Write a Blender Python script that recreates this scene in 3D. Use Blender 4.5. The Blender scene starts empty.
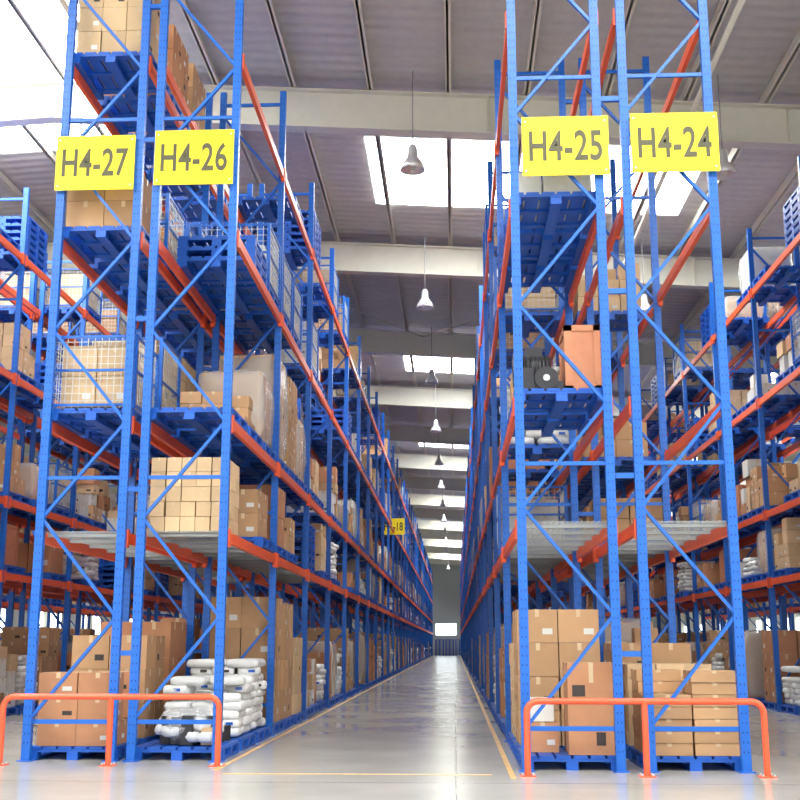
import bpy, math, random
from mathutils import Vector, Matrix
R=random.Random(7)
sc=bpy.context.scene
COL=sc.collection
try:
    sc.view_settings.view_transform='Standard'
    sc.view_settings.look='None'
    sc.view_settings.exposure=0.33
except Exception as e: print(e)

# ---------------- materials ----------------
def mat(name,col,rough=.5,metal=0,var=0,island=0,bump=0,bscale=20,emit=0,alpha=1,nscale=6):
    m=bpy.data.materials.new(name); m.use_nodes=True
    nt=m.node_tree; b=nt.nodes['Principled BSDF']
    b.inputs['Base Color'].default_value=(*col,1); b.inputs['Roughness'].default_value=rough
    b.inputs['Metallic'].default_value=metal; b.inputs['Alpha'].default_value=alpha
    if emit:
        b.inputs['Emission Color'].default_value=(*col,1); b.inputs['Emission Strength'].default_value=emit
    L=nt.links; last=None
    if var or island:
        hs=nt.nodes.new('ShaderNodeHueSaturation'); hs.inputs['Color'].default_value=(*col,1)
        add=nt.nodes.new('ShaderNodeMath'); add.operation='ADD'; add.inputs[0].default_value=.5; add.inputs[1].default_value=.5
        if var:
            tc=nt.nodes.new('ShaderNodeTexCoord'); n=nt.nodes.new('ShaderNodeTexNoise'); n.inputs['Scale'].default_value=nscale; n.inputs['Detail'].default_value=5
            L.new(tc.outputs['Object'],n.inputs['Vector'])
            mr=nt.nodes.new('ShaderNodeMapRange'); mr.inputs['From Min'].default_value=.3; mr.inputs['From Max'].default_value=.7
            mr.inputs['To Min'].default_value=.5-var; mr.inputs['To Max'].default_value=.5+var
            L.new(n.outputs['Fac'],mr.inputs['Value']); L.new(mr.outputs[0],add.inputs[0])
        if island:
            g=nt.nodes.new('ShaderNodeNewGeometry'); mr=nt.nodes.new('ShaderNodeMapRange')
            mr.inputs['To Min'].default_value=.5-island; mr.inputs['To Max'].default_value=.5+island
            L.new(g.outputs['Random Per Island'],mr.inputs['Value']); L.new(mr.outputs[0],add.inputs[1])
        L.new(add.outputs[0],hs.inputs['Value']); L.new(hs.outputs[0],b.inputs['Base Color'])
    if bump:
        tc=nt.nodes.new('ShaderNodeTexCoord'); n=nt.nodes.new('ShaderNodeTexNoise'); n.inputs['Scale'].default_value=bscale; n.inputs['Detail'].default_value=3
        L.new(tc.outputs['Object'],n.inputs['Vector'])
        bp=nt.nodes.new('ShaderNodeBump'); bp.inputs['Strength'].default_value=bump; bp.inputs['Distance'].default_value=.03
        L.new(n.outputs['Fac'],bp.inputs['Height']); L.new(bp.outputs[0],b.inputs['Normal'])
    return m
M={}
M['blue']=mat('rack_blue_paint',(.004,.11,.50),.38,var=.06)
M['orange']=mat('beam_orange_paint',(.76,.10,.025),.42,var=.06)
M['hole']=mat('rack_perforation',(.002,.02,.09),.8)
M['pblue']=mat('pallet_blue_plastic',(.004,.09,.47),.45,var=.08)
M['carton']=mat('cardboard',(.48,.285,.145),.8,var=.04,island=.16)
M['carton2']=mat('cardboard_light',(.60,.42,.24),.8,var=.04,island=.12)
M['carton3']=mat('cardboard_reddish',(.48,.23,.115),.8,var=.05,island=.12)
M['white']=mat('white_carton',(.66,.66,.62),.6,island=.12)
M['tape']=mat('packing_tape',(.60,.45,.27),.35)
M['ink']=mat('print_ink',(.05,.04,.035),.8)
M['sack']=mat('woven_sack',(.70,.71,.70),.6,island=.12,bump=.5,bscale=14)
M['galv']=mat('galvanised_wire',(.55,.57,.56),.4,.3)
M['deck']=mat('wire_deck_steel',(.33,.35,.35),.5,.3)
M['wood']=mat('crate_plywood',(.50,.20,.10),.7,var=.08,island=.05)
M['dark']=mat('dark_machine_metal',(.04,.04,.045),.45,.5,var=.1)
M['wrap']=mat('stretch_film',(.86,.87,.86),.16,alpha=.33,bump=1.0,bscale=7)
M['film']=mat('loose_stretch_film',(.80,.81,.80),.14,alpha=.28,bump=1.0,bscale=16)
M['guard']=mat('guard_rail_paint',(.80,.10,.035),.32,var=.05)
M['yel']=mat('sign_yellow',(.95,.77,.004),.5)
M['text']=mat('sign_text',(.07,.065,.03),.6)
M['roof']=mat('roof_sheet',(.52,.52,.505),.5,.0,var=.05)
M['steel']=mat('cream_steel',(.68,.67,.57),.5,var=.03)
M['wall']=mat('wall_panel',(.42,.44,.44),.6,var=.05)
M['lampm']=mat('lamp_aluminium',(.75,.76,.78),.3,.5)
M['cable']=mat('cable',(.3,.3,.3),.6)
M['line']=mat('floor_paint_line',(.66,.40,.13),.45,var=.2)
M['sky']=mat('skylight_panel',(.97,.985,.98),.5,emit=12.5)
M['win']=mat('window_glass',(.85,.95,1.0),.3,emit=4.5)
nt=M['roof'].node_tree; tc=nt.nodes.new('ShaderNodeTexCoord'); w=nt.nodes.new('ShaderNodeTexWave'); w.inputs['Scale'].default_value=.9; w.bands_direction='Y'
nt.links.new(tc.outputs['Object'],w.inputs['Vector']); bp=nt.nodes.new('ShaderNodeBump'); bp.inputs['Strength'].default_value=.5; bp.inputs['Distance'].default_value=.04
nt.links.new(w.outputs['Fac'],bp.inputs['Height']); nt.links.new(bp.outputs[0],nt.nodes['Principled BSDF'].inputs['Normal'])
fm=bpy.data.materials.new('polished_concrete'); fm.use_nodes=True; nt=fm.node_tree; b=nt.nodes['Principled BSDF']
tc=nt.nodes.new('ShaderNodeTexCoord'); n1=nt.nodes.new('ShaderNodeTexNoise'); n1.inputs['Scale'].default_value=.4; n1.inputs['Detail'].default_value=8; n1.inputs['Roughness'].default_value=.6
cr=nt.nodes.new('ShaderNodeValToRGB'); cr.color_ramp.elements[0].position=.3; cr.color_ramp.elements[0].color=(.38,.37,.33,1); cr.color_ramp.elements[1].position=.7; cr.color_ramp.elements[1].color=(.51,.49,.44,1)
nt.links.new(tc.outputs['Object'],n1.inputs['Vector']); nt.links.new(n1.outputs['Fac'],cr.inputs['Fac']); 
br=nt.nodes.new('ShaderNodeTexBrick'); br.inputs['Scale'].default_value=1; br.offset=0; br.inputs['Brick Width'].default_value=6; br.inputs['Row Height'].default_value=6; br.inputs['Mortar Size'].default_value=.012
br.inputs['Color1'].default_value=(1,1,1,1); br.inputs['Color2'].default_value=(.95,.95,.95,1); br.inputs['Mortar'].default_value=(.6,.6,.6,1)
nt.links.new(tc.outputs['Object'],br.inputs['Vector'])
mx=nt.nodes.new('ShaderNodeMixRGB'); mx.blend_type='MULTIPLY'; mx.inputs[0].default_value=1
nt.links.new(cr.outputs[0],mx.inputs[1]); nt.links.new(br.outputs[0],mx.inputs[2]); nt.links.new(mx.outputs[0],b.inputs['Base Color'])
n2=nt.nodes.new('ShaderNodeTexNoise'); n2.inputs['Scale'].default_value=.9; n2.inputs['Detail'].default_value=6
mr=nt.nodes.new('ShaderNodeMapRange'); mr.inputs['To Min'].default_value=.11; mr.inputs['To Max'].default_value=.26
nt.links.new(tc.outputs['Object'],n2.inputs['Vector']); nt.links.new(n2.outputs['Fac'],mr.inputs['Value']); nt.links.new(mr.outputs[0],b.inputs['Roughness'])
b.inputs['Specular IOR Level'].default_value=.8
M['floor']=fm

# ---------------- mesh builder ----------------
class MB:
    def __init__(s): s.v=[];s.f=[];s.m=[];s.mats=[];s.sm=[]
    def mi(s,k):
        if k not in s.mats: s.mats.append(k)
        return s.mats.index(k)
    def hexa(s,pts,k):
        i=len(s.v); s.v+=pts; mi=s.mi(k)
        for q in ((0,3,2,1),(4,5,6,7),(0,1,5,4),(1,2,6,5),(2,3,7,6),(3,0,4,7)):
            s.f.append(tuple(i+j for j in q)); s.m.append(mi); s.sm.append(False)
    def box(s,x,y,z,sx,sy,sz,k,rz=0):
        """centre x,y ; z = bottom"""
        c,n=math.cos(rz),math.sin(rz); P=[]
        for zz in (z,z+sz):
            for dx,dy in ((-1,-1),(1,-1),(1,1),(-1,1)):
                a,b_=dx*sx/2,dy*sy/2
                P.append((x+a*c-b_*n,y+a*n+b_*c,zz))
        s.hexa(P,k)
    def bar(s,p,q,w,h,k,up=(0,0,1)):
        p=Vector(p);q=Vector(q);d=(q-p).normalized();u=Vector(up)
        if abs(d.dot(u))>.99: u=Vector((0,1,0))
        a=d.cross(u).normalized(); b_=a.cross(d).normalized(); P=[]
        for e in (p,q):
            for i,j in ((-1,-1),(1,-1),(1,1),(-1,1)):
                P.append(tuple(e+a*(i*w/2)+b_*(j*h/2)))
        s.hexa(P,k)
    def tube(s,p,q,r,k,n=8): 
        p=Vector(p);q=Vector(q);d=(q-p).normalized();u=Vector((0,0,1))
        if abs(d.dot(u))>.99:u=Vector((0,1,0))
        a=d.cross(u).normalized();b_=a.cross(d)
        i=len(s.v);mi=s.mi(k)
        for e in (p,q):
            for t in range(n):
                an=2*math.pi*t/n; s.v.append(tuple(e+a*r*math.cos(an)+b_*r*math.sin(an)))
        for t in range(n):
            s.f.append((i+t,i+(t+1)%n,i+n+(t+1)%n,i+n+t)); s.m.append(mi); s.sm.append(True)
        s.f.append(tuple(i+n-1-t for t in range(n)));s.m.append(mi);s.sm.append(False)
        s.f.append(tuple(i+n+t for t in range(n)));s.m.append(mi);s.sm.append(False)
    def lathe(s,x,y,prof,k,n=20):
        i=len(s.v);mi=s.mi(k)
        for r,z in prof:
            for t in range(n):
                an=2*math.pi*t/n; s.v.append((x+r*math.cos(an),y+r*math.sin(an),z))
        for j in range(len(prof)-1):
            for t in range(n):
                s.f.append((i+j*n+t,i+j*n+(t+1)%n,i+(j+1)*n+(t+1)%n,i+(j+1)*n+t)); s.m.append(mi); s.sm.append(True)
    def blob(s,x,y,z,sx,sy,sz,k,rz=0,e=.45,nu=14,nv=8,rnd=None,ez=.9,jit=.04,smooth=True):
        i=len(s.v);mi=s.mi(k);c,n=math.cos(rz),math.sin(rz)
        f=lambda t,p: math.copysign(abs(t)**p,t)
        for a in range(nv+1):
            ph=-math.pi/2+math.pi*a/nv
            for t in range(nu):
                th=2*math.pi*t/nu
                j=1+(rnd.uniform(-jit,jit) if rnd else 0)
                px=f(math.cos(ph),e)*f(math.cos(th),e)*sx/2*j;py=f(math.cos(ph),e)*f(math.sin(th),e)*sy/2*j;pz=f(math.sin(ph),ez)*sz/2*min(j,1)
                s.v.append((x+px*c-py*n,y+px*n+py*c,z+pz))
        for a in range(nv):
            for t in range(nu):
                s.f.append((i+a*nu+t,i+a*nu+(t+1)%nu,i+(a+1)*nu+(t+1)%nu,i+(a+1)*nu+t)); s.m.append(mi); s.sm.append(smooth)
    def mesh(s,name):
        me=bpy.data.meshes.new(name); me.from_pydata(s.v,[],s.f)
        for k in s.mats: me.materials.append(M[k])
        me.polygons.foreach_set('material_index',s.m); me.polygons.foreach_set('use_smooth',s.sm); me.update()
        return me
    def obj(s,name,loc=(0,0,0),parent=None):
        return put(s.mesh(name),name,loc,parent)
def put(me,name,loc=(0,0,0),parent=None,rz=0):
    o=bpy.data.objects.new(name,me); COL.objects.link(o); o.location=loc; o.rotation_euler[2]=rz
    if parent: o.parent=parent
    return o
def empty(name,loc=(0,0,0)):
    o=bpy.data.objects.new(name,None); COL.objects.link(o); o.location=loc; o.empty_display_size=.3; return o

# ---------------- goods ----------------
PH=.15
def pallet(mb,x,y,z,sx=1.1,sy=1.1,k='pblue'):
    for i in range(6): mb.box(x-sx/2+sx*(i+.5)/6,y,z+PH-.035,sx/6-.03,sy,.035,k)
    for j in (-1,0,1): mb.box(x,y+j*(sy/2-.06),z+PH-.06,sx,.12,.03,k)
    for i in (-1,0,1):
        for j in (-1,0,1): mb.box(x+i*(sx/2-.07),y+j*(sy/2-.07),z+.025,.13,.13,.07,k)
    for i in (-1,0,1): mb.box(x+i*(sx/2-.07),y,z,.13,sy,.03,k)
def carton(mb,x,y,z,sx,sy,sz,k,rz=0,r=R,label=True):
    mb.box(x,y,z,sx,sy,sz,k,rz)
    c,n=math.cos(rz),math.sin(rz)
    tw=min(.05,sx*.14); t=.004
    mb.box(x,y,z+sz*.78,tw,sy+t,sz*.22+t/2,'tape',rz)
    if sx>.3:
        mb.box(x,y,z+sz*.78,sx+t,tw,sz*.22+t/2,'tape',rz)
    if label and sz>.18:
        for (lx,ly,ax,ay) in ((sx*.25,-sy/2,.10*sx/.4,.004),(sx/2,-sy*.22,.004,.10),(-sx/2,sy*.2,.004,.10)):
            if r.random()<.5:
                mb.box(x+lx*c-ly*n,y+lx*n+ly*c,z+sz*.25,ax,ay,sz*.18,'ink' if r.random()<.4 else 'white',rz)
def grid(mb,x,y,z,nx,ny,nz,W,D,H,k,r,ragged=0,label=True):
    top=set()
    for l in range(nz):
        for i in range(nx):
            for j in range(ny):
                if (i,j) in top: continue
                if l>=max(1,nz-2) and r.random()<ragged: top.add((i,j)); continue
                g=.012
                carton(mb,x-W/2+W*(i+.5)/nx+r.uniform(-.008,.008),y-D/2+D*(j+.5)/ny+r.uniform(-.008,.008),z+H*l/nz,W/nx-g,D/ny-g,H/nz-.006,k,r.uniform(-.02,.02),r,label)
def cage(mb,x,y,z,H=.9,sx=1.05,sy=1.05,r=R,fill=True):
    for i in (-1,1):
        for j in (-1,1): mb.box(x+i*sx/2,y+j*sy/2,z,.05,.05,H,'blue')
    for zz in (0.03,H-.04,H*.5):
        for i in (-1,1):
            mb.box(x+i*sx/2,y,z+zz,.03,sy,.03,'blue'); mb.box(x,y+i*sy/2,z+zz,sx,.03,.03,'blue')
    n=12
    for q in range(1,n):
        for i in (-1,1):
            mb.box(x+i*sx/2,y-sy/2+sy*q/n,z,.007,.007,H,'galv'); mb.box(x-sx/2+sx*q/n,y+i*sy/2,z,.007,.007,H,'galv')
    for q in range(1,10):
        for i in (-1,1):
            mb.box(x+i*sx/2,y,z+H*q/10,.007,sy,.007,'galv'); mb.box(x,y+i*sy/2,z+H*q/10,sx,.007,.007,'galv')
    if fill: grid(mb,x,y,z+.04,2,2,3,sx-.14,sy-.14,H*r.uniform(.4,.9),r.choice(['carton','carton2','white']),r,.3)
def sacks(mb,x,y,z,layers,r,k='sack'):
    for l in range(layers):
        for i in range(3):
            for j in (-1,1):
                a=(i-1)*.33; b_=j*.25
                if l%2: X_,Y_,sx,sy=x+a+r.uniform(-.03,.03),y+b_+r.uniform(-.03,.03),.33,.47
                else: X_,Y_,sx,sy=x+b_+r.uniform(-.03,.03),y+a+r.uniform(-.03,.03),.47,.33
                if l>=layers-3 and r.random()<.35: continue
                rz=r.uniform(-.2,.2)
                mb.blob(X_,Y_,z+.065+l*.105,sx,sy,.125,k,rz,e=.28,nu=16,nv=6,rnd=r,ez=.6,jit=.035)
                if r.random()<.4: mb.box(X_+.04,Y_,z+.05+l*.105,sx*.28,sy+.006,.035,'ink' if r.random()<.6 else 'pblue',rz)
def crate(mb,x,y,z,sx,sy,sz):
    mb.box(x,y,z,sx,sy,sz,'wood')
    for zz in (0,sz-.07):
        mb.box(x,y,z+zz,sx+.03,sy+.03,.07,'wood')
    for i in (-1,1):
        for j in (-1,1): mb.box(x+i*(sx/2-.03),y+j*(sy/2-.03),z,.09,.09,sz-.001,'wood')
def machine(mb,x,y,z):
    mb.box(x,y,z,.55,.5,.12,'dark'); mb.tube((x-.25,y,z+.3),(x+.15,y,z+.3),.17,'dark',16)
    mb.tube((x+.15,y,z+.3),(x+.26,y,z+.3),.05,'galv',12); mb.box(x-.05,y,z+.42,.2,.2,.14,'dark')
    mb.tube((x-.3,y-.1,z+.28),(x-.25,y-.1,z+.28),.2,'dark',16)
    for i in range(8): mb.tube((x-.22+i*.045,y,z+.3),(x-.205+i*.045,y,z+.3),.19,'dark',16)
    mb.tube((x+.08,y-.28,z+.15),(x+.08,y-.2,z+.15),.14,'dark',16); mb.tube((x+.08,y-.3,z+.15),(x+.08,y-.28,z+.15),.04,'galv',12)
    mb.box(x-.18,y-.28,z+.01,.2,.12,.25,'dark',.3)
def wrapped(mb,x,y,z,W,D,H,r,k='carton2'):
    grid(mb,x,y,z,3,3,max(2,round(H/.36)),W-.08,D-.08,H-.07,k,r)
    mb.blob(x,y,z+H/2,W+.03,D+.03,H-.01,'wrap',0,e=.16,rnd=r,nu=28,nv=14,ez=.8)
KB=['c','c','c','c2','c2','c3','small','small','cage','sack','white','wrap','wrap','irr','irr','stack','crate']
KU=['cage','cage','cage','stack','stack','empty','empty','c','c2','small','wrap','wrap','irr','white']
KF=['c','c','c2','c3','sack','sack','irr','white','wrap']
def load(mb,x,y,z,hmax,r,kind,pal=True):
    if pal: pallet(mb,x,y,z); z+=PH; hmax-=PH
    W,D=r.uniform(.88,1.05),r.uniform(.88,1.05); H=min(hmax,r.uniform(.55,1.3) if hmax<1.6 else r.uniform(.9,1.8))
    if kind=='c': grid(mb,x,y,z,2,3,max(2,round(H/.32)),W,D,H,'carton',r,.3)
    elif kind=='c2': grid(mb,x,y,z,3,3,max(2,round(H/.28)),W,D,H,'carton2',r,.25)
    elif kind=='c3': grid(mb,x,y,z,2,2,max(1,round(H/.5)),W,D,H,'carton3',r,.2)
    elif kind=='small': grid(mb,x,y,z,3,4,max(2,round(H*.6/.2)),W,D,H*.6,r.choice(['carton','carton3']),r,.5)
    elif kind=='cage': cage(mb,x,y,z,min(hmax,.95),r=r)
    elif kind=='sack': sacks(mb,x,y,z,max(2,int(min(H,1.1)/.105)-1),r)
    elif kind=='white': grid(mb,x,y,z,3,3,max(2,round(H*.7/.25)),W,D,H*.7,'white',r,.4)
    elif kind=='wrap': wrapped(mb,x,y,z,W,D,H-.02,r,r.choice(['carton2','white','carton']))
    elif kind=='irr':
        for i in (-1,1):
            for j in (-1,1):
                hh=0; HH=H*r.uniform(.4,.95)
                while hh<HH:
                    s=r.uniform(.2,.4)
                    if hh+s>hmax: break
                    carton(mb,x+i*.26,y+j*.26,z+hh,r.uniform(.34,.5),r.uniform(.34,.5),s-.005,r.choice(['carton','carton2','carton3','white']),r.uniform(-.07,.07),r); hh+=s
    elif kind=='stack':
        q=0
        while q<5 and (q+1)*PH<hmax: pallet(mb,x,y,z+q*PH*1.0); q+=1
    elif kind=='crate': crate(mb,x,y,z,.8,.8,min(H,.8))

# ---------------- rack ----------------
PITCH=3.95; HT=10.35; LV=[2.6,4.0,6.4,8.85]; PD=1.0
def frame(mb,y):
    for x in (-.5,.5):
        mb.box(x,y,0,.10,.085,HT,'blue'); mb.box(x,y,0,.17,.15,.012,'blue')
        z=.2
        while z<HT-.1:
            for s in (-.022,.022):
                mb.box(x+s,y,z,.010,.088,.020,'hole')
            mb.box(x,y,z+.03,.103,.014,.022,'hole')
            z+=.10
    for z in (.42,HT-.25): mb.box(0,y,z,PD-.1,.035,.05,'blue')
    z=.5; s=1; st=1.18
    while z+st<HT-.2:
        mb.bar((-s*.46,y,z),(s*.46,y,z+st-.06),.035,.05,'blue',up=(0,1,0)); s=-s; z+=st
    for z in (3.3,8.0): mb.box(0,y,z,PD-.1,.035,.045,'blue')
def beams(mb,y):
    for L in LV:
        for s in (-1,1):
            x=s*.525
            mb.box(x,y+PITCH/2,L-.065,.055,PITCH-.1,.13,'orange')
            mb.box(x,y+PITCH/2,L-.012,.059,PITCH-.3,.022,'orange')
            for e,o in ((0,.08),(PITCH,-.08)):
                mb.box(s*.54,y+e+o,L-.12,.06,.07,.22,'orange')
bayB=MB(); frame(bayB,0); beams(bayB,0); bay_me=bayB.mesh('rack_bay')
endB=MB(); frame(endB,0); end_me=endB.mesh('rack_end_frame')
dk=MB()
n=int((PITCH-.12)/.14)
for i in range(n+1): dk.box(0,.06+i*.14,0,1.02,.008,.007,'deck')
for i in range(17): dk.box(-.5+i*.0625,PITCH/2,.007,.007,PITCH-.12,.007,'deck')
for i in range(5): dk.box(0,.3+i*.83,-.04,1.0,.05,.035,'deck')
deck_me=dk.mesh('wire_mesh_deck')

def slot(k): return .68+k*1.26
CL=[2.3,1.15,2.1,2.1,1.3]
ZB=[0]+[l+.068 for l in LV]
def mkvar(v,dens):
    r=random.Random(100+v); mb=MB()
    for li,(z,h) in enumerate(zip(ZB,CL)):
        for k in range(3):
            p=r.random()
            if li==0 and p<.06: continue
            if li in(1,2) and p<.16/dens: continue
            if li==3 and p<.25/dens: continue
            if li==4 and p<.45/dens: continue
            hh=min(h,1.75 if li==0 else 1.45)
            load(mb,r.uniform(-.02,.02),slot(k),z,hh,r, r.choice(KF if li==0 else (KB if li<3 else KU)))
    return mb.mesh('stocked_bay')
variants=[mkvar(v,1) for v in range(11)]
sparse=[mkvar(20+v,.5) for v in range(4)]

YL,YR=14.0,13.1
rows=[(-3.27,YL,34,'main'),(-4.51,YL,34,'main'),(1.255,YR,34,'main'),(2.575,YR,34,'main'),
      (-9.05,YL,20,'n'),(-10.3,YL,18,'n'),(7.1,YR,20,'n'),(8.4,YR,18,'n'),(-14.9,YL,12,'n'),(13.0,YR,12,'n')]
RE=[]
for ri,(x,y0,nb,t) in enumerate(rows):
    e=empty('pallet_rack',(x,y0,0)); g=empty('palletized_goods',(x,y0,0)); RE.append(e)
    r=random.Random(50+ri)
    for i in range(nb):
        put(bay_me,'rack_bay',(0,i*PITCH,0),e)
        put(deck_me,'wire_mesh_deck',(0,i*PITCH,LV[0]+.066),e) if i<3 and t=='main' else None
        first=1 if t=='main' else 0
        if ri==0: first=2
        if i>=first: put(r.choice(sparse if (x>0 and i<4 and t=='main') else variants),'stocked_bay',(0,i*PITCH,.02 if (i<3 and t=='main') else 0.0),g)
    put(end_me,'rack_end_frame',(0,nb*PITCH,0),e)
for (xa,xb,y0,nb,pi) in ((-3.96,-3.82,YL,34,0),(1.81,2.02,YR,34,2)):
    sp=MB(); rx=rows[pi][0]
    for i in range(nb+1):
        for z in (1.2,3.15,5.3,7.7,9.6):
            sp.box((xa+xb)/2-rx,i*PITCH,z,xb-xa,.05,.06,'blue')
    sp.obj('row_spacers',(0,0,0),RE[pi])

# ---------- hero goods ----------
def hero(name,fn,loc):
    mb=MB(); fn(mb); return mb.obj(name,loc)
def P(name,x,y0,k,li,fn,pal=True,dx=0):
    z=ZB[li]
    if li==1: z+=.02
    if pal:
        mb=MB(); pallet(mb,0,0,0); mb.obj('plastic_pallet',(x+dx,y0+slot(k),z)); z+=PH
    if fn: hero(name,fn,(x+dx,y0+slot(k),z+.002))
rr=random.Random(5)
G=lambda nx,ny,nz,W,D,H,k,rg=0,lb=True:(lambda mb:grid(mb,0,0,0,nx,ny,nz,W,D,H,k,rr,rg,lb))
Wr=lambda W,D,H,k='carton2':(lambda mb:wrapped(mb,0,0,.02,W,D,H,rr,k))
def C(k,h): 
    return lambda mb:(cage(mb,0,0,0,.95,fill=False),grid(mb,0,0,.04,2,2,2,.88,.88,h,k,rr,.2))
X26,X27,X25,X24=-3.27,-4.51,1.255,2.575
def plasticheap(mb):
    for i in range(34):
        h=.08+rr.uniform(0,.22)
        mb.blob(rr.uniform(-.38,.38),rr.uniform(-.38,.38),h,rr.uniform(.16,.28),rr.uniform(.12,.24),.13,'sack' if i%4 else 'film',rr.uniform(0,3),e=.5,rnd=rr,jit=.1)
    for i in range(14): mb.box(rr.uniform(-.36,.36),rr.uniform(-.4,.36),.01,rr.uniform(.1,.22),.14,rr.uniform(.14,.34),rr.choice(['dark','dark','white','carton2']),rr.uniform(0,2))
    for i in range(7): mb.blob(rr.uniform(-.22,.22),rr.uniform(-.22,.22),.22,rr.uniform(.4,.55),rr.uniform(.35,.5),.4,'film',rr.uniform(0,3),e=.7,rnd=rr,nu=16,nv=10,jit=.14,smooth=False)
P('plastic_wrapped_bundle',X26,YL,0,0,plasticheap)
P('sack_stack',X26,YL,1,0,lambda mb:sacks(mb,0,0,0.01,7,rr))
P('sack_stack',X26,YL,2,0,lambda mb:sacks(mb,0,0,0.01,9,rr))
P('cardboard_box_stack',X26,YL,0,1,G(5,3,5,.95,.9,.92,'carton2',0,False),False)
P('cardboard_box_stack',X26,YL,2,1,G(2,2,2,.9,.9,.7,'carton'))
P('plastic_pallet',X26,YL,0,2,None)
P('cardboard_box_stack',X26,YL,1,2,G(3,3,3,.9,.9,.5,'carton',.4))
P('wrapped_box_stack',X26,YL,2,2,Wr(1.0,1.0,1.1,'carton'))
P('pallet_pile',X26,YL,1,3,lambda mb:[pallet(mb,0,0,i*PH) for i in range(2)])
P('wire_mesh_cage',X26,YL,2,3,C('white',.6))
Y2=YL+PITCH
P('wrapped_box_stack',X26,Y2,0,2,Wr(1.02,1.05,1.72))
P('cardboard_box_stack',X26,Y2,1,2,G(3,3,5,1.0,1.0,1.6,'carton'))
P('wrapped_box_stack',X26,Y2,2,2,Wr(1.0,1.0,1.2))
P('cardboard_box_stack',X26,Y2,0,1,G(2,2,2,1.0,1.0,.95,'carton3'))
P('cardboard_box_stack',X26,Y2,1,1,G(2,3,2,1.0,1.0,.6,'carton',.3))
P('cardboard_box_stack',X26,Y2,0,0,G(2,2,4,1.0,1.0,1.9,'carton'))
P('cardboard_box_stack',X26,Y2,1,0,G(2,2,4,1.0,1.0,1.85,'carton'))
P('cardboard_box_stack',X26,Y2,2,0,G(3,2,4,1.0,1.0,1.3,'carton2',.3))
P('wire_mesh_cage',X26,Y2,0,3,C('carton',.7))
P('wire_mesh_cage',X26,Y2,1,3,C('white',.5))
P('plastic_pallet',X26,Y2,1,4,None)
# rack 27
P('cardboard_box_stack',X27,YL,0,0,G(2,3,3,.95,.95,.85,'carton3',.35))
P('cardboard_box_stack',X27,YL,1,0,G(2,2,3,1.0,1.0,1.3,'carton'))
P('cardboard_box_stack',X27,YL,2,0,G(2,2,3,1.0,1.0,1.5,'carton3'))
def cagebox(mb):
    cage(mb,0,0,0,1.25,fill=False); grid(mb,0,0,.04,2,2,3,.9,.9,1.2,'carton2',rr)
P('wire_mesh_cage',X27,YL,0,2,C('carton2',.8))
P('wire_mesh_cage',X27,YL,1,2,cagebox)
P('cardboard_box_stack',X27,YL,2,2,G(3,3,4,1.0,1.0,1.3,'carton2'))
P('cardboard_box_stack',X27,YL,0,3,G(2,2,2,1.0,.95,.75,'carton'))
P('wire_mesh_cage',X27,YL,1,3,C('carton',.6))
P('wire_mesh_cage',X27,YL,2,3,C('carton2',.7))
P('cardboard_box_stack',X27,YL,0,4,G(3,3,3,1.0,.95,1.05,'carton2'))
P('cardboard_box_stack',X27,YL,1,4,G(2,3,3,1.0,.95,1.15,'carton3'))
P('cardboard_box_stack',X27,YL,2,4,G(2,3,3,1.0,.95,1.2,'carton'))
# rack 25
def crates(mb):
    carton(mb,.24,-.2,0,.52,.5,.98,'carton3',0,rr,False); mb.box(.33,-.453,.1,.10,.006,.14,'ink'); mb.box(.1,-.453,.62,.14,.006,.12,'ink')
    carton(mb,-.28,.1,0,.35,.5,.32,'carton3',0,rr); carton(mb,-.3,.1,.33,.3,.4,.25,'white',0,rr)
P('tall_carton_group',X25,YR,0,0,crates)
P('cardboard_box_stack',X25,YR,1,0,G(2,2,4,1.0,1.0,1.6,'carton',.2))
P('cardboard_box_stack',X25,YR,2,0,G(2,3,4,1.0,1.0,1.2,'carton2',.3))
P('wooden_crate',X25,YR,0,2,lambda mb:crate(mb,.28,0,0,.40,.7,.80))
mb=MB(); machine(mb,0,0,0); mb.obj('electric_motor',(X25-.24,YR+slot(0)-.15,ZB[2]+PH+.002))
P('cardboard_box_stack',X25,YR,1,2,G(3,3,2,1.0,1.0,.5,'carton',.3))
P('cardboard_box_stack',X25,YR,0,3,lambda mb:grid(mb,0,0,0,3,3,1,.9,.9,.3,'white',rr))
P('pallet_pile',X25,YR,1,3,lambda mb:[pallet(mb,0,0,i*PH) for i in range(2)])
P('pallet_pile',X25,YR,2,3,lambda mb:[pallet(mb,0,0,i*PH) for i in range(4)])
# rack 24
P('cardboard_box_stack',X24,YR,0,0,G(2,2,7,1.02,1.0,.9,'carton',.25))
P('cardboard_box_stack',X24,YR,1,0,G(3,2,6,1.02,1.0,.95,'carton2',.25))
P('cardboard_box_stack',X24,YR,2,0,G(2,2,3,1.02,1.0,1.2,'carton'))

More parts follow.
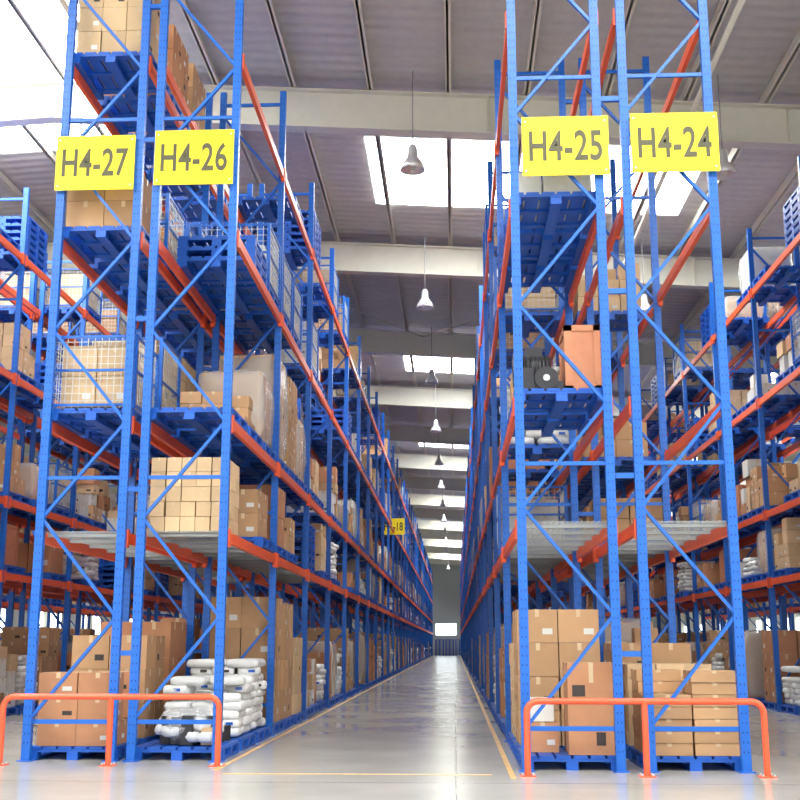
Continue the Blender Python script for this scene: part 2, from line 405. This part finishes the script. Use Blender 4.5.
# ---------------- guard rails ----------------
def rail(x0,x1,y):
    c=bpy.data.curves.new('rail_tube','CURVE'); c.dimensions='3D'; c.bevel_depth=.034; c.bevel_resolution=4; c.use_fill_caps=True
    H=.75; rad=.12
    pts=[(x0,0,0),(x0,0,H-rad)]
    for i in range(1,7): a=math.pi/2*i/6; pts.append((x0+rad*(1-math.cos(a)),0,H-rad+rad*math.sin(a)))
    for i in range(0,6): a=math.pi/2*(1-i/6); pts.append((x1-rad*(1-math.cos(a)),0,H-rad+rad*math.sin(a)))
    pts+=[(x1,0,H-rad),(x1,0,0)]
    s=c.splines.new('POLY'); s.points.add(len(pts)-1)
    for p,q in zip(s.points,pts): p.co=(*q,1)
    xm=(x0+x1)/2
    s=c.splines.new('POLY'); s.points.add(1); s.points[0].co=(xm,0,0,1); s.points[1].co=(xm,0,H,1)
    c.materials.append(M['guard'])
    tmp=bpy.data.objects.new('t',c); COL.objects.link(tmp); bpy.context.view_layer.update()
    me=bpy.data.meshes.new_from_object(tmp.evaluated_get(bpy.context.evaluated_depsgraph_get())); bpy.data.objects.remove(tmp)
    for p in me.polygons:p.use_smooth=True
    e=empty('safety_guard_rail',(0,y,0)); put(me,'rail_tube',(0,0,0),e)
    f=MB()
    for xx in (x0,xm,x1):
        f.box(xx,0,0,.16,.16,.012,'guard')
        for i in(-1,1):
            for j in(-1,1): f.tube((xx+i*.055,j*.055,.01),(xx+i*.055,j*.055,.03),.012,'galv',6)
    f.obj('base_plates',(0,0,0),e)
rail(-5.13,-2.66,13.5)
rail(.74,3.18,12.65)

# ---------------- signs ----------------
def sign(txt,x,y,z,w=1.02,h=.74):
    e=MB(); e.box(0,0,-h/2,w,.012,h,'yel')
    o=e.obj('aisle_sign',(x,y,z))
    c=bpy.data.curves.new('t','FONT'); c.body=txt; c.size=.5; c.offset=.009; c.extrude=.002; c.space_character=1.06
    c.materials.append(M['text']); t=bpy.data.objects.new('t',c); COL.objects.link(t); bpy.context.view_layer.update()
    me=bpy.data.meshes.new_from_object(t.evaluated_get(bpy.context.evaluated_depsgraph_get())); bpy.data.objects.remove(t)
    xs=[v.co.x for v in me.vertices]; ys=[v.co.y for v in me.vertices]
    sx=w*.84/(max(xs)-min(xs)); sy=h*.52/(max(ys)-min(ys)); cx=(max(xs)+min(xs))/2; cy=(max(ys)+min(ys))/2
    for v in me.vertices:
        v.co=Vector(((v.co.x-cx)*sx,-.009-v.co.z,(v.co.y-cy)*sy))
    put(me,'sign_lettering',(0,0,0),o)
    f=MB()
    for i in(-1,1):
        f.tube((i*w*.46,-.012,h*.42),(i*w*.46,.0,h*.42),.012,'galv',8); f.tube((i*w*.46,-.012,-h*.42),(i*w*.46,.0,-h*.42),.012,'galv',8)
    f.obj('sign_bolts',(0,0,0),o)
sign('H4-27',-4.56,YL-.1,7.39); sign('H4-26',-3.28,YL-.1,7.44)
sign('H4-25',1.36,YR-.1,7.10); sign('H4-24',2.64,YR-.1,7.12)
sign('H4-18',-2.75,53.4,6.6)

# ---------------- room ----------------
def zr(x): return 12.02-.06*(x) if x>-8 else 12.5-.06*(-8-x)
YN,YF=-9,152; XL,XR=-27,27
mb=MB(); mb.box(0,(YN+YF)/2-6,-.2,XR-XL,YF-YN+14,.2,'floor'); mb.obj('floor')
mb=MB()
for (a,b_) in ((XL,-8),(-8,XR)):
    P8=[(a,YN,zr(a)+.25),(b_,YN,zr(b_)+.25),(b_,YF,zr(b_)+.25),(a,YF,zr(a)+.25)]
    mb.hexa(P8+[(p[0],p[1],p[2]+.1) for p in P8],'roof')
mb.obj('ceiling')
mb=MB(); x=XL+.6
while x<XR:
    mb.box(x,(YN+YF)/2,zr(x)+.02,.07,YF-YN-.2,.2,'steel'); mb.box(x+.04,(YN+YF)/2,zr(x)+.02,.09,YF-YN-.2,.015,'steel'); x+=1.55
mb.obj('roof_purlins')
SY=9.15; Y0=21.6
beam_ys=[Y0+SY*i for i in range(-3,15)]
mb=MB()
for y in beam_ys:
    for (a,b_) in ((XL,-8),(-8,XR)):
        d=.82
        for t,b0,w in ((0,.03,.3),(-d+.03,.03,.3)):
            P4=[(a,y-w/2,zr(a)+t-.03),(b_,y-w/2,zr(b_)+t-.03),(b_,y+w/2,zr(b_)+t-.03),(a,y+w/2,zr(a)+t-.03)]
            mb.hexa(P4+[(p[0],p[1],p[2]+.03) for p in P4],'steel')
        P4=[(a,y-.01,zr(a)-d),(b_,y-.01,zr(b_)-d),(b_,y+.01,zr(b_)-d),(a,y+.01,zr(a)-d)]
        mb.hexa(P4+[(p[0],p[1],p[2]+d-.01) for p in P4],'steel')
        n=6
        for i in range(n):
            xx=a+(b_-a)*(i+.5)/n; mb.box(xx,y,zr(xx)-d,.012,.28,d-.02,'steel')
    for xx in (XL+.4,XR-.4): mb.box(xx,y,0,.4,.3,zr(xx)-.5,'steel')
mb.obj('roof_main_beams')
mb=MB()
for i in range(3,len(beam_ys)-1):
    if i%2: continue
    ya,yb=beam_ys[i],beam_ys[i+1]
    for xa in (-14,-7.5,-1,5.5,12):
        xb=xa+6.5
        mb.tube((xa,ya,zr(xa)-.15),(xb,yb,zr(xb)-.15),.014,'steel',6); mb.tube((xb,ya,zr(xb)-.15),(xa,yb,zr(xa)-.15),.014,'steel',6)
mb.obj('roof_tie_rods')
mb=MB(); 
for xx in (-6.2,4.4):
    mb.tube((xx,YN+1,zr(xx)-.95),(xx,YF-.5,zr(xx)-.95),.05,'steel',10)
mb.obj('sprinkler_pipes')
k=1
def skylight(x0,x1,y0,y1):
    global k
    mb=MB(); P4=[(x0,y0,zr(x0)+.235),(x1,y0,zr(x1)+.235),(x1,y1,zr(x1)+.235),(x0,y1,zr(x0)+.235)]
    mb.hexa([(p[0],p[1],p[2]) for p in P4]+[(p[0],p[1],p[2]+.01) for p in P4],'sky'); mb.obj('window_%d'%k); k+=1
for i in range(-1,7):
    y=24.2+18.7*i
    skylight(-1.9,5.7,y,y+4.0); skylight(10,17.5,y,y+4.0)
    if i!=0: skylight(-15,-6.8,y,y+4.0)
skylight(-15,-6.7,14,25)
skylight(-1.9,5.7,-4,-1); skylight(-15,-7,-2,4); skylight(9,17,-2,4)  # extra glowing roof panels, added out of view to light the foreground
mb=MB(); mb.box(XL-.1,(YN+YF)/2,0,.2,YF-YN,zr(XL)+.3,'wall'); mb.obj('wall_left')
mb=MB(); mb.box(XR+.1,(YN+YF)/2,0,.2,YF-YN,zr(XR)+.3,'wall'); mb.obj('wall_right')
mb=MB(); mb.box(0,YF+.1,0,XR-XL,.2,13,'wall'); mb.obj('wall_back')
for s,xw in ((1,XL+.02),(-1,XR-.02)):
    mb=MB(); y=5
    while y<YF-6:
        mb.box(xw,y,1.2,.04,4.5,2.2,'win'); mb.box(xw+s*.03,y,1.2,.04,.06,2.2,'steel'); mb.box(xw+s*.03,y,2.3,.04,4.5,.06,'steel'); y+=9.15
    mb.obj('window_%d'%k); k+=1
mb=MB(); mb.box(-1.1,YF-.03,2.5,2.6,.04,1.4,'win'); mb.box(-1.1,YF-.06,3.17,2.6,.04,.06,'steel'); mb.box(-1.1,YF-.06,2.5,.06,.04,1.4,'steel'); mb.obj('window_%d'%k)
mb=MB()
for i in range(3):
    for q in range(13): pallet(mb,-1.9+i*1.25,0,q*PH)
mb.obj('pallet_pile',(0,YF-2.2,0))
mb=MB()
mb.box(-2.6,(13+YF)/2,.0,.06,YF-13.2,.003,'line'); mb.box(.58,(12.3+YF)/2,.0,.06,YF-12.5,.003,'line')
mb.box(-1.04,12.75,0,2.83,.06,.003,'line')
mb.obj('floor_marking')
lm=MB()
lm.tube((0,0,.5),(0,0,2.0),.012,'cable',6)
lm.lathe(0,0,[(.0,.52),(.06,.5),(.09,.42),(.1,.26),(.12,.24),(.2,.12),(.235,.0),(.225,.0),(.19,.11),(.1,.2),(0,.2)],'lampm',24)
lm.blob(0,0,.1,.13,.13,.2,'white',e=1)
lme=lm.mesh('high_bay_lamp')
for i in range(14):
    for xx in (-.7,-7.0,5.0): 
        if xx!=-.7 and i>6: continue
        put(lme,'high_bay_lamp',(xx,20.4+9.1*i,9.95 if xx==-.7 else 9.95-.06*xx*.7))

# ---------------- world, camera ----------------
w=bpy.data.worlds.new('World'); sc.world=w; w.use_nodes=True
w.node_tree.nodes['Background'].inputs[0].default_value=(1,.985,.96,1); w.node_tree.nodes['Background'].inputs[1].default_value=1.7
cam=bpy.data.cameras.new('camera'); co=bpy.data.objects.new('camera',cam); COL.objects.link(co)
cam.sensor_width=36; cam.lens=52.65; cam.clip_end=400
co.location=(0,0,1.33); co.rotation_euler=(math.radians(90+11.8),0,math.radians(2.63))
sc.camera=co
